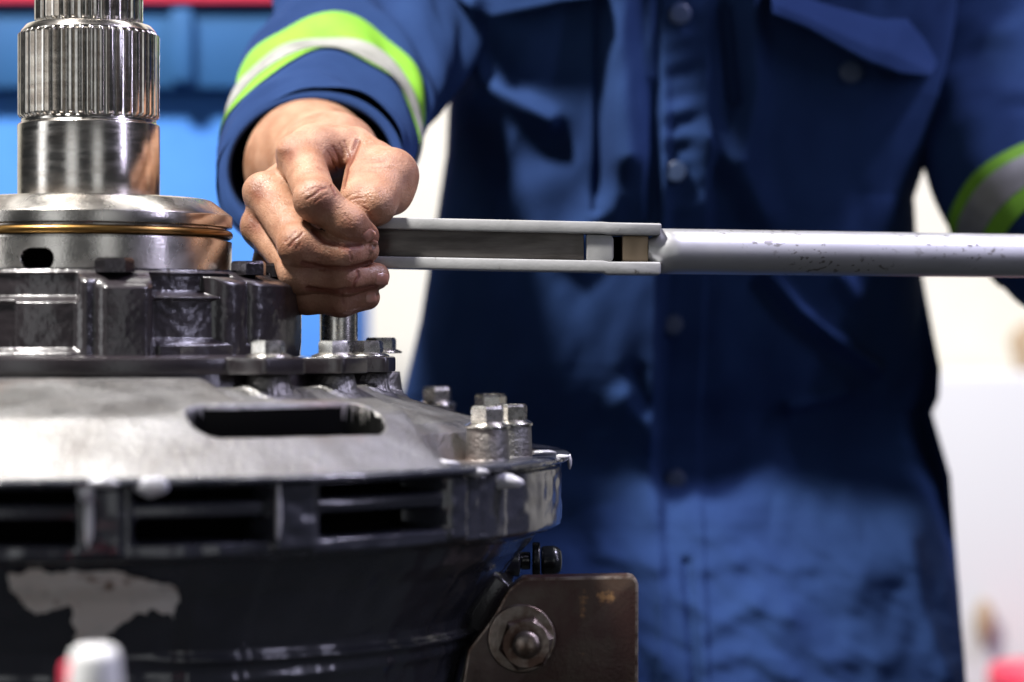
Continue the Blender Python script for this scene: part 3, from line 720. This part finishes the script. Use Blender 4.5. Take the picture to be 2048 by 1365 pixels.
sy = scl(Vv[:, 1]); PX = 1024+Vv[:, 0]*sy; PY = 682.5-(Vv[:, 2]-ZC)*sy
front = sm(0.0, -0.35, Nn[:, 1])*(Vv[:, 1] < 0.06)
def segd(pl):
    d = np.full(nv, 1e9); tt = np.zeros(nv)
    for (x0, y0), (x1, y1) in zip(pl[:-1], pl[1:]):
        l2 = (x1-x0)**2+(y1-y0)**2; t = np.clip(((PX-x0)*(x1-x0)+(PY-y0)*(y1-y0))/l2, 0, 1)
        d = np.minimum(d, np.hypot(PX-x0-t*(x1-x0), PY-y0-t*(y1-y0)))
    return d
disp = np.zeros(nv)
def crease(pl, w, dep):
    global disp
    disp -= dep*np.exp(-(segd(pl)/w)**2)*front
def ridge_(pl, w, h): 
    global disp
    disp += h*np.exp(-(segd(pl)/w)**2)*front
# knuckle folds
crease([(606, 390), (618, 379), (632, 374), (644, 375)], 2.6, .20); crease([(613, 399), (628, 391), (640, 380), (652, 376)], 2.8, .42); crease([(630, 404), (646, 393), (655, 390)], 2.4, .18)
crease([(663, 372), (668, 382), (672, 392)], 2.6, .35)
crease([(570, 484), (583, 473), (592, 463)], 2.6, .22); crease([(578, 494), (588, 481), (600, 473), (605, 466)], 2.8, .4); crease([(592, 498), (603, 484)], 2.4, .18)
crease([(716, 543), (718, 554), (712, 562), (707, 574)], 2.8, .8)
for pl_ in ([(628, 462), (650, 484), (690, 494), (722, 492)], [(606, 527), (650, 537), (700, 538), (742, 526)], [(616, 578), (660, 584), (712, 580), (752, 574)]): crease(pl_, 4.5, .9)
crease([(690, 430), (699, 441), (702, 452)], 2.6, .18); crease([(684, 590), (688, 606)], 2.6, .22); crease([(700, 505), (703, 520)], 2.6, .25)
for (x0, y0, x1, y1, dp) in ((655, 302, 668, 331, .30), (667, 294, 680, 330, .38), (680, 288, 688, 316, .24), (689, 283, 696, 312, .35), (664, 322, 676, 350, .26), (674, 338, 682, 358, .2)):
    crease([(x0, y0), ((x0+x1)/2+2, (y0+y1)/2), (x1, y1)], 2.4, dp)
crease([(715, 283), (706, 305), (692, 335), (684, 372)], 5, 1.4)
for (x0, y0, x1, y1, dp) in ((733, 327, 772, 322, .14), (745, 335, 780, 336, .16), (728, 343, 752, 344, .10)): crease([(x0, y0), (x1, y1)], 2.4, dp)
for k_, dp in enumerate((.2, .32, .22, .3, .16)): crease([(690+9*k_, 398+4*k_), (706+7*k_, 388+9*k_), (718+6*k_, 384+12*k_)], 2.3, dp)
ridge_([(575, 360), (600, 420)], 14, .5); ridge_([(560, 300), (585, 300)], 9, .8)
disp += front*0.05*vnoise(Vv*900, 31)+front*.16*vnoise(Vv*180, 32)
# stretched skin over the finger bones
Vv += Nn*(disp/1000)[:, None]
me.vertices.foreach_set('co', Vv.ravel()); me.update()
flush_shade = np.zeros(nv)
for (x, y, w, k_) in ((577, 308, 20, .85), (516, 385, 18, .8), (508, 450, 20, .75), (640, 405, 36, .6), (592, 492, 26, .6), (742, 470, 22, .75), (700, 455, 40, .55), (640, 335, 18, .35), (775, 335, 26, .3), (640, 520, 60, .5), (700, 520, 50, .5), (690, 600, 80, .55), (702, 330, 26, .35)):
    flush_shade = np.maximum(flush_shade, k_*np.exp(-((PX-x)**2+(PY-y)**2)/(w*w))*(Vv[:, 1] < 0.05))
# neck, head and upper arm, coarser, in the same body mesh (above the picture; the head shades the chest)
H2 = 4.0; lo = np.array([-150.0, 60.0, 20.0]); hi = np.array([330.0, 460.0, 660.0]); nn = ((hi-lo)/H2).astype(int)+1
gx, gy, gz = (np.float32(lo[k])+np.float32(H2)*np.arange(nn[k], dtype=np.float32) for k in range(3))
GX, GY, GZ = gx[:, None, None], gy[None, :, None], gz[None, None, :]
hc = np.array([58.0, 130.0, 428.0]); q = lambda *t: np.array(t, float)
bd = ball(hc, 1.0, (76, 96, 108)); bd = smin(bd, cone(hc+q(0, -40, -55), hc+q(0, -10, -50), 45, 52), 30)
bd = smin(bd, cone(hc+q(0, -94, 5), hc+q(0, -112, -22), 7, 11), 12)
for sx in (-1, 1):
    bd = smin(bd, ball(hc+q(sx*78, 8, -8), 1.0, (9, 18, 32)), 8)
    bd = -smin(-bd, ball(hc+q(sx*31, -98, 4), 13), 8); bd = smin(bd, ball(hc+q(sx*31, -80, 4), 12.5), 2)
bd = -smin(-bd, cone(hc+q(-22, -100, -55), hc+q(22, -100, -55), 4, 4), 5)
bd = smin(bd, cone(hc+q(0, 30, -40), q(85, 310, 330), 56, 66), 25)
bd = smin(bd, cone(q(-20, 350, 305), q(220, 350, 305), 42, 48), 30)
bd = smin(bd, cone(q(-60, 345, 300), q(-105, 280, 160), 28, 34), 20)
bd = smin(bd, cone(q(-105, 280, 160), elbow.astype(float), 36, 40), 12)
V2, F2 = surface_nets(bd, lo, H2); V2 = V2/1000; V2[:, 2] += ZC
m2 = bpy.data.meshes.new('tmp2'); m2.from_pydata(V2.tolist(), [], F2.tolist())
bm = bmesh.new(); bm.from_mesh(m2); bmesh.ops.recalc_face_normals(bm, faces=bm.faces); bm.from_mesh(me); bm.to_mesh(me); bm.free(); bpy.data.meshes.remove(m2)
flush_shade = np.clip(flush_shade+np.clip(-disp*1.8, 0, .8)*front, 0, 1); flush_shade = np.r_[np.zeros(len(V2)), flush_shade]  # crease and finger-gap shade painted in with grime, on top of knuckle redness
me.polygons.foreach_set('use_smooth', [True]*len(me.polygons))
at = me.attributes.new('flush_shade', 'FLOAT', 'POINT'); at.data.foreach_set('value', flush_shade.astype(np.float32))
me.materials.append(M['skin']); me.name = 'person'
me.transform(Matrix.Translation(-PERSON_O))
PS = bpy.data.objects.new('person', me); COL.objects.link(PS); PS.location = PERSON_O
tag(PS, 'person in navy coveralls with lime sleeve bands gripping a torque wrench', 'person')

hv = []; hf = []
for i in range(17):
    for j in range(40):
        th = 0.5*math.pi*i/16*(1.12 if math.sin(2*math.pi*j/40) < 0.2 else 0.86); ph = 2*math.pi*j/40; k_ = 1+.05*math.sin(7*ph)*math.sin(th)
        hv.append(((hc[0]+80*k_*math.sin(th)*math.cos(ph))/1000, (hc[1]+6-100*k_*math.sin(th)*math.sin(ph)*-1*-1)/1000, ZC+(hc[2]+10+104*math.cos(th))/1000))
hf = [(i*40+j, (i+1)*40+j, (i+1)*40+(j+1) % 40, i*40+(j+1) % 40) for i in range(16) for j in range(40)]
M['hair'] = mat('black hair', (0.012, 0.010, 0.009), 0.5)
obj('hair', hv, hf, M['hair'], PS)

def nail(px, py, L_, W_, ang):
    """a thin nail plate lying on the fingertip surface around photo point (px,py)"""
    sel = np.where((np.hypot(PX-px, PY-py) < 45) & (Nn[:, 1] < 0.25) & (Vv[:, 1] < 0.02))[0]
    v = []; nu, nv_ = 13, 11; ca, sa = math.cos(ang), math.sin(ang)
    for i in range(nu):
        for j in range(nv_):
            u = i/(nu-1)*2-1; w = j/(nv_-1)*2-1; w2 = w*math.sqrt(max(0.0, 1-.62*abs(u)**3.5)); e_ = max(abs(u), abs(w))
            x = px+ca*u*L_-sa*w2*W_; y = py+sa*u*L_+ca*w2*W_
            dd = np.hypot(PX[sel]-x, PY[sel]-y)+np.maximum(0, Vv[sel, 1]-Vv[sel, 1].min()-.012)*4000
            k8 = sel[np.argsort(dd)[:10]]; yy = Vv[k8, 1].mean(); nn_ = Nn[k8].mean(0); nn_ /= np.linalg.norm(nn_)
            p_ = np.array([float(t) for t in P(x, y, yy)])
            v.append(p_+nn_*(0.0003 if e_ < .95 else -0.0004))
    f = [(i*nv_+j, (i+1)*nv_+j, (i+1)*nv_+j+1, i*nv_+j+1) for i in range(nu-1) for j in range(nv_-1)]
    return obj('fingernail', v, f, M['nail'], PS)
nail(738, 471, 14, 11, -0.75)
nail(747, 493, 12, 7, -1.1)
nail(764, 559, 14, 14, 0.05)
nail(742, 596, 12, 11, -0.05)

# ------------------------------------------------------------------ coverall torso
YT = 0.36
ys = np.concatenate([np.linspace(-330, -20, 40), np.linspace(-15, 1400, 330), np.linspace(1410, 2300, 40)])
XL = np.interp(ys, [-330, -100, 190, 300, 420, 640, 790, 1000, 1365, 2300], [860, 850, 893, 888, 870, 835, 800, 790, 800, 840])
XR = np.interp(ys, [-330, -100, 200, 300, 395, 470, 560, 740, 800, 830, 960, 1200, 1365, 2300], [1920, 1925, 1900, 1872, 1842, 1850, 1868, 1905, 1902, 1888, 1926, 1941, 1946, 1930])
nf, nb = 420, 60
phi = np.concatenate([np.linspace(0, np.pi, nf), np.linspace(np.pi, 2*np.pi, nb+2)[1:-1]])
PHI, YS = np.meshgrid(phi, ys, indexing='ij')
cx_ = (XL+XR)/2; hw_ = (XR-XL)/2
U = -np.cos(PHI); TX = cx_[None]+hw_[None]*U
SN = np.abs(np.sin(PHI))**0.6*np.where(PHI <= np.pi, 1, -1)
depth = 118.0                                                        # half depth of the body, mm
TYm = YT*1000+depth*0.55-depth*SN                                     # mm, front is smaller
fx = sm(0.03, 0.25, np.sin(PHI))*(PHI < np.pi)
def pl_d(X_, Y_, pl):
    d = np.full(X_.shape, 1e9)
    for (x0, y0), (x1, y1) in zip(pl[:-1], pl[1:]):
        l2 = (x1-x0)**2+(y1-y0)**2; t = np.clip(((X_-x0)*(x1-x0)+(Y_-y0)*(y1-y0))/l2, 0, 1)
        d = np.minimum(d, np.hypot(X_-x0-t*(x1-x0), Y_-y0-t*(y1-y0)))
    return d
def torso_relief(X_, Y_):
    """mm towards the lens"""
    h = np.zeros_like(X_)
    sI = lambda y, a_, b_: sum(np.interp(y+o_, a_, b_) for o_ in (-75, -45, -15, 15, 45, 75))/6
    wl_ = np.interp(X_, [900, 1300, 1330, 1950], [0, 0, 1, 1])
    pl_ = sI(Y_, [-330, 0, 300, 560, 800, 930, 1010, 1120, 1365, 2300], [66, 42, 30, 14, -10, -50, -46, -6, 22, 40])
    pr_ = sI(Y_, [-330, 0, 300, 480, 700, 900, 980, 1110, 1365, 2300], [76, 44, 22, 2, -38, -80, -72, -16, 22, 40])
    h += pl_*(1-wl_)+pr_*wl_
    R_ = lambda pl, w, a: a*np.exp(-(pl_d(X_, Y_, pl)/w)**2)
    # placket and its seams
    h += 3.5*sm(1302, 1310, X_)*(1-sm(1398, 1406, X_))
    h += R_([(1230, -60), (1225, 120), (1240, 330)], 36, 17)
    h += R_([(1285, -60), (1290, 180)], 12, 5)
    h -= R_([(1190, 0), (1192, 340), (1185, 430)], 10, 8)
    h += R_([(945, 40), (940, 120), (965, 190), (1095, 262)], 24, 14)
    h -= R_([(905, 260), (930, 380), (920, 480)], 45, 6)
    h -= R_([(960, 260), (1010, 350), (1100, 310)], 45, 7)
    h += R_([(1190, 440), (1140, 520)], 32, 10)
    h += R_([(1400, 300), (1480, 380), (1510, 440)], 28, 14)
    h += R_([(1470, -40), (1490, 200), (1470, 330)], 26, 12)
    h -= R_([(1430, 60), (1450, 220)], 16, 7)
    h += R_([(1530, 555), (1590, 620), (1660, 672), (1760, 735)], 13, 13)
    h -= R_([(1510, 575), (1580, 650), (1650, 705), (1750, 765)], 20, 6)
    h += R_([(1585, 815), (1700, 785)], 13, 9)
    h += R_([(1680, 565), (1702, 590)], 20, 8)
    h += R_([(1240, 800), (1300, 870)], 30, 8); h -= R_([(1270, 750), (1290, 810)], 20, 7)
    h += R_([(1850, 905), (1900, 985)], 24, 8)
    # hips: scalloped upper edge of the lit cloth
    h += R_([(1330, 1010), (1430, 1030), (1550, 965), (1600, 1020), (1710, 1120), (1800, 1100), (1840, 1040)], 62, 15)
    h += R_([(1130, 985), (1200, 1020)], 45, 8); h += R_([(1200, 1100), (1300, 1120)], 25, 6)
    for pl, w, a in (([(1390, 1130), (1480, 1105), (1600, 1130)], 20, 3.2), ([(1330, 1170), (1420, 1220), (1500, 1180)], 20, 3.2), ([(1390, 1250), (1500, 1200), (1560, 1215)], 22, 3),
                     ([(1390, 1300), (1480, 1280), (1560, 1330)], 20, 3), ([(1560, 1220), (1640, 1290), (1760, 1300)], 28, 4), ([(1820, 1080), (1835, 1220), (1880, 1340)], 22, 7), ([(1400, 1350), (1480, 1340)], 20, 3), ([(1300, 1290), (1360, 1330)], 20, 4)):
        h += R_(pl, w, a)
    h -= R_([(1365, 1120), (1375, 1365)], 10, 6)
    h += 13*sm(40, 400, Y_)*(1-sm(420, 540, Y_))*sm(1296, 1316, X_)*(1-sm(1392, 1420, X_))
    h += 11*sm(-20, 380, Y_)*(1-sm(400, 480, Y_))*sm(1196, 1226, X_)*(1-sm(1270, 1292, X_))
    # puckers along the placket
    pk = np.sin(Y_/13.0+2.2*np.sin(Y_/47.0)+X_/60)+.6*np.sin(Y_/7.3+X_/31)
    h += 1.15*pk*np.exp(-((X_-1352)/42)**2)*sm(40, 120, Y_)*(1-sm(470, 560, Y_))
    p3 = np.stack([X_.ravel()/95, Y_.ravel()/170, 0*X_.ravel()], 1)
    h += 3.2*vnoise(p3, 41).reshape(X_.shape)
    p3 = np.stack([X_.ravel()/36+Y_.ravel()/150, Y_.ravel()/60, 0*X_.ravel()], 1)
    h += 1.3*vnoise(p3, 42).reshape(X_.shape)
    p3 = np.stack([X_.ravel()/30-Y_.ravel()/40, Y_.ravel()/26, 0*X_.ravel()], 1)
    h += 1.1*vnoise(p3, 43).reshape(X_.shape)*sm(1000, 1100, Y_)
    return h
TYm = TYm-fx*torso_relief(TX, YS)
TY = TYm/1000; sc_ = scl(np.full_like(TY, YT))
VX = (TX-1024)/scl(YT); VZ = ZC-(YS-682.5)/scl(YT)
V = np.stack([VX, TY, VZ], -1).reshape(-1, 3)
JK = obj('coverall', V, grid_faces(len(phi), len(ys), True), M['cloth'], PS)

def torso_pt(px, py, off=0.0):
    """a point on the front of the coverall seen at photo (px,py), raised off mm"""
    px = np.atleast_1d(np.asarray(px, float)); py = np.atleast_1d(np.asarray(py, float))
    X_, Y_ = px.copy(), py.copy()
    for _ in range(4):
        xl_ = np.interp(Y_, ys, XL); xr_ = np.interp(Y_, ys, XR); u = np.clip((X_-(xl_+xr_)/2)/((xr_-xl_)/2), -.999, .999)
        sn = np.sqrt(1-u*u)**.6; yy = (YT*1000+depth*.55-depth*sn-torso_relief(X_, Y_)*sm(.03, .25, np.sqrt(1-u*u))-off)/1000
        k_ = scl(YT)/scl(yy); X_ = 1024+(px-1024)*k_; Y_ = 682.5+(py-682.5)*k_
    s_ = scl(yy); return np.stack([(px-1024)/s_, yy, ZC-(py-682.5)/s_], -1)
def cloth_sheet(name, top, bot, offs, parent, m, n=60, mrow=14, thick=1.6):
    """a sewn-on piece of cloth between two photo polylines, lying on the coverall"""
    tx = np.linspace(0, 1, n)
    def along(pl):
        pl = np.array(pl, float); s_ = np.r_[0, np.cumsum(np.hypot(*np.diff(pl, axis=0).T))]; s_ /= s_[-1]
        return np.interp(tx, s_, pl[:, 0]), np.interp(tx, s_, pl[:, 1])
    (ax, ay), (bx_, by_) = along(top), along(bot); V = []
    for k in range(mrow):
        t = k/(mrow-1); o_ = np.interp(t, np.linspace(0, 1, len(offs)), offs)
        V.append(torso_pt(ax*(1-t)+bx_*t, ay*(1-t)+by_*t, o_))
    V.append(V[-1]+np.array([0, thick/1000, 0])); V.append(V[0]*0+torso_pt(bx_*.9+ax*.1, by_*.9+ay*.1, 0.3))
    V = np.stack(V, 1).reshape(-1, 3)
    return obj(name, V, grid_faces(n, mrow+2), m, parent)
cloth_sheet('pocket_flap', [(880, -90), (1040, -110), (1195, -90)], [(900, -25), (930, 10), (985, 36), (1060, 20), (1120, 6), (1192, -4)], (1, 14, 27, 30), JK, M['cloth'])
cloth_sheet('pocket_flap', [(1540, -40), (1640, 5), (1760, 38), (1815, 38), (1850, 80), (1875, 125)], [(1545, 28), (1620, 58), (1700, 105), (1740, 126), (1800, 148), (1860, 152)], (1, 16, 30, 33), JK, M['cloth'])
def stud_(px, py, r=9):
    p_ = torso_pt(px, py, 1.0)[0]; v, f = lathe_y(bevel_profile([(0, -3.6), (r*.8, -3.6), (r, -2.4), (r, 0)], .6), p_, 32); obj('button', v, f, M['button'], JK)
for q in ((1702, 145, 8), (1345, 650, 7.5), (1360, 30, 7.5), (1350, 960, 7.5), (1352, 345, 7.5)): stud_(*q)

# ------------------------------------------------------------------ sleeves
def sleeve(rings, n=160, m=150, t0=0.0, t1=1.0, off=0.0, seed=1, amp=3.0, inner=False):
    """rings: (t, px, py, Ymm, rx_px, ry_px, tilt_mm) tilt pushes the ring's top away from the lens"""
    r_ = np.array(rings, float); t = np.linspace(t0, t1, m); w = np.linspace(0, 2*np.pi, n, endpoint=False)
    def cub(k):
        x = r_[:, 0]; y = r_[:, k]; d = np.gradient(y, x); i = np.clip(np.searchsorted(x, t)-1, 0, len(x)-2)
        h = x[i+1]-x[i]; s_ = (t-x[i])/h
        return (2*s_**3-3*s_**2+1)*y[i]+(s_**3-2*s_**2+s_)*h*d[i]+(-2*s_**3+3*s_**2)*y[i+1]+(s_**3-s_**2)*h*d[i+1]
    C = [cub(k) for k in range(1, 7)]
    Wg, Tg = np.meshgrid(w, t, indexing='ij')
    nz_ = vnoise(np.stack([np.cos(Wg.ravel())*1.6, np.sin(Wg.ravel())*1.6, Tg.ravel()*9], 1), seed).reshape(Wg.shape)
    nz2 = vnoise(np.stack([np.cos(Wg.ravel())*2.2+Tg.ravel()*3, np.sin(Wg.ravel())*2.2, Tg.ravel()*22], 1), seed+5).reshape(Wg.shape)
    s0 = scl(C[2]/1000)[None]
    am = amp*(1+1.6*sm(.46, .72, Tg)); nz_ = nz_*am+nz2*am*.6+3.2*np.sin(26*Tg+2.6*np.cos(Wg)+1.5*nz_)*sm(.5, .66, Tg); RX = C[3][None]/s0*1000+off+nz_; RY = C[4][None]/s0*1000+off+nz_
    X = (C[0][None]-1024)/s0*1000+RX*np.cos(Wg); Z = -(C[1][None]-682.5)/s0*1000+RY*np.sin(Wg); Yv = C[2][None]+C[5][None]*np.sin(Wg)
    return np.stack([X/1000, Yv/1000, ZC+Z/1000], -1).reshape(-1, 3), grid_faces(n, m, True)
RR = [(0.0, 622, 336, 118, 190, 170, 26), (0.2, 634, 298, 150, 193, 185, 30), (0.46, 655, 232, 200, 190, 203, 36), (0.7, 700, 130, 255, 190, 215, 40), (0.85, 775, -20, 310, 205, 230, 30), (1.0, 880, -220, 380, 230, 230, 10)]
v, f = sleeve(RR, m=220, seed=3, amp=4.0)
SL = obj('sleeve', v, f, M['cloth'], PS)
# rolled hem: an inner wall going back into the cuff
R2 = [(0.0, 622, 340, 119, 188, 168, 26), (0.03, 622, 340, 117, 178, 158, 26), (0.3, 628, 318, 150, 166, 148, 30), (1.0, 640, 280, 200, 160, 145, 30)]
v, f = sleeve(R2, m=40, seed=9, amp=0.8); obj('cuff_lining', v, f, M['cloth'], SL)
v, f = sleeve(RR, m=14, t0=0.24, t1=0.275, off=1.6, seed=3, amp=4.0); obj('lime_band', v, f, M['lime'], SL)
v, f = sleeve(RR, m=24, t0=0.275, t1=0.36, off=2.2, seed=3, amp=4.0); obj('reflective_band', v, f, M['silver'], SL)
v, f = sleeve(RR, m=24, t0=0.36, t1=0.475, off=1.6, seed=3, amp=4.0); obj('lime_band', v, f, M['lime'], SL)
def arm_tube(path, n=140, m=260, t0=0.0, t1=1.0, off=0.0, seed=13, amp=3.0):
    p_ = np.array(path, float); tt = np.linspace(0, 1, len(p_)); t = np.linspace(t0, t1, m)
    def at_(tv):
        C = []
        for k in range(4):
            y = p_[:, k]; d = np.gradient(y, tt); i = np.clip(np.searchsorted(tt, tv)-1, 0, len(tt)-2); h = tt[1]; u = (tv-tt[i])/h
            C.append((2*u**3-3*u**2+1)*y[i]+(u**3-2*u**2+u)*h*d[i]+(-2*u**3+3*u**2)*y[i+1]+(u**3-u**2)*h*d[i+1])
        return C
    cx, cy, cY, cr = at_(t); k_ = scl(cY/1000); X = (cx-1024)/k_*1000; Z = -(cy-682.5)/k_*1000; rr = cr/k_*1000
    e = 1e-3; c1 = at_(np.clip(t+e, 0, 1)); c0 = at_(np.clip(t-e, 0, 1))
    def w3(c): q = scl(c[2]/1000); return np.stack([(c[0]-1024)/q*1000, c[2], -(c[1]-682.5)/q*1000], 1)
    T_ = w3(c1)-w3(c0); T_ /= np.linalg.norm(T_, axis=1)[:, None]
    B = np.cross(T_, [0, 1, 0]); B /= np.linalg.norm(B, axis=1)[:, None]; N_ = np.cross(B, T_)
    w = np.linspace(0, 2*np.pi, n, endpoint=False); Wg, Tg = np.meshgrid(w, t, indexing='ij')
    r1 = vnoise(np.stack([np.cos(Wg.ravel())*1.7, np.sin(Wg.ravel())*1.7, Tg.ravel()*10], 1), seed).reshape(Wg.shape)
    r2 = vnoise(np.stack([np.cos(Wg.ravel())*2.2+Tg.ravel()*4, np.sin(Wg.ravel())*2.2, Tg.ravel()*24], 1), seed+3).reshape(Wg.shape)
    R = rr[None]+off+amp*r1+amp*.6*r2
    V = np.stack([X, cY, Z], 1)[None]+R[..., None]*(np.cos(Wg)[..., None]*B[None]+np.sin(Wg)[..., None]*N_[None])
    V = V.reshape(-1, 3)/1000; V[:, 2] += ZC
    return V, grid_faces(n, m, True)
RL = [(1950, -260, 390, 150), (1985, -60, 385, 140), (1992, 130, 370, 150), (1998, 300, 345, 152), (2078, 432, 310, 150), (2190, 530, 280, 146), (2330, 600, 250, 130)]
v, f = arm_tube(RL); S2 = obj('sleeve', v, f, M['cloth'], PS)
v, f = arm_tube(RL, m=14, t0=0.60, t1=0.625, off=1.6); obj('lime_band', v, f, M['lime'], S2)
v, f = arm_tube(RL, m=20, t0=0.625, t1=0.68, off=2.2); obj('reflective_band', v, f, M['silver'], S2)
v, f = arm_tube(RL, m=14, t0=0.68, t1=0.715, off=1.6); obj('lime_band', v, f, M['lime'], S2)
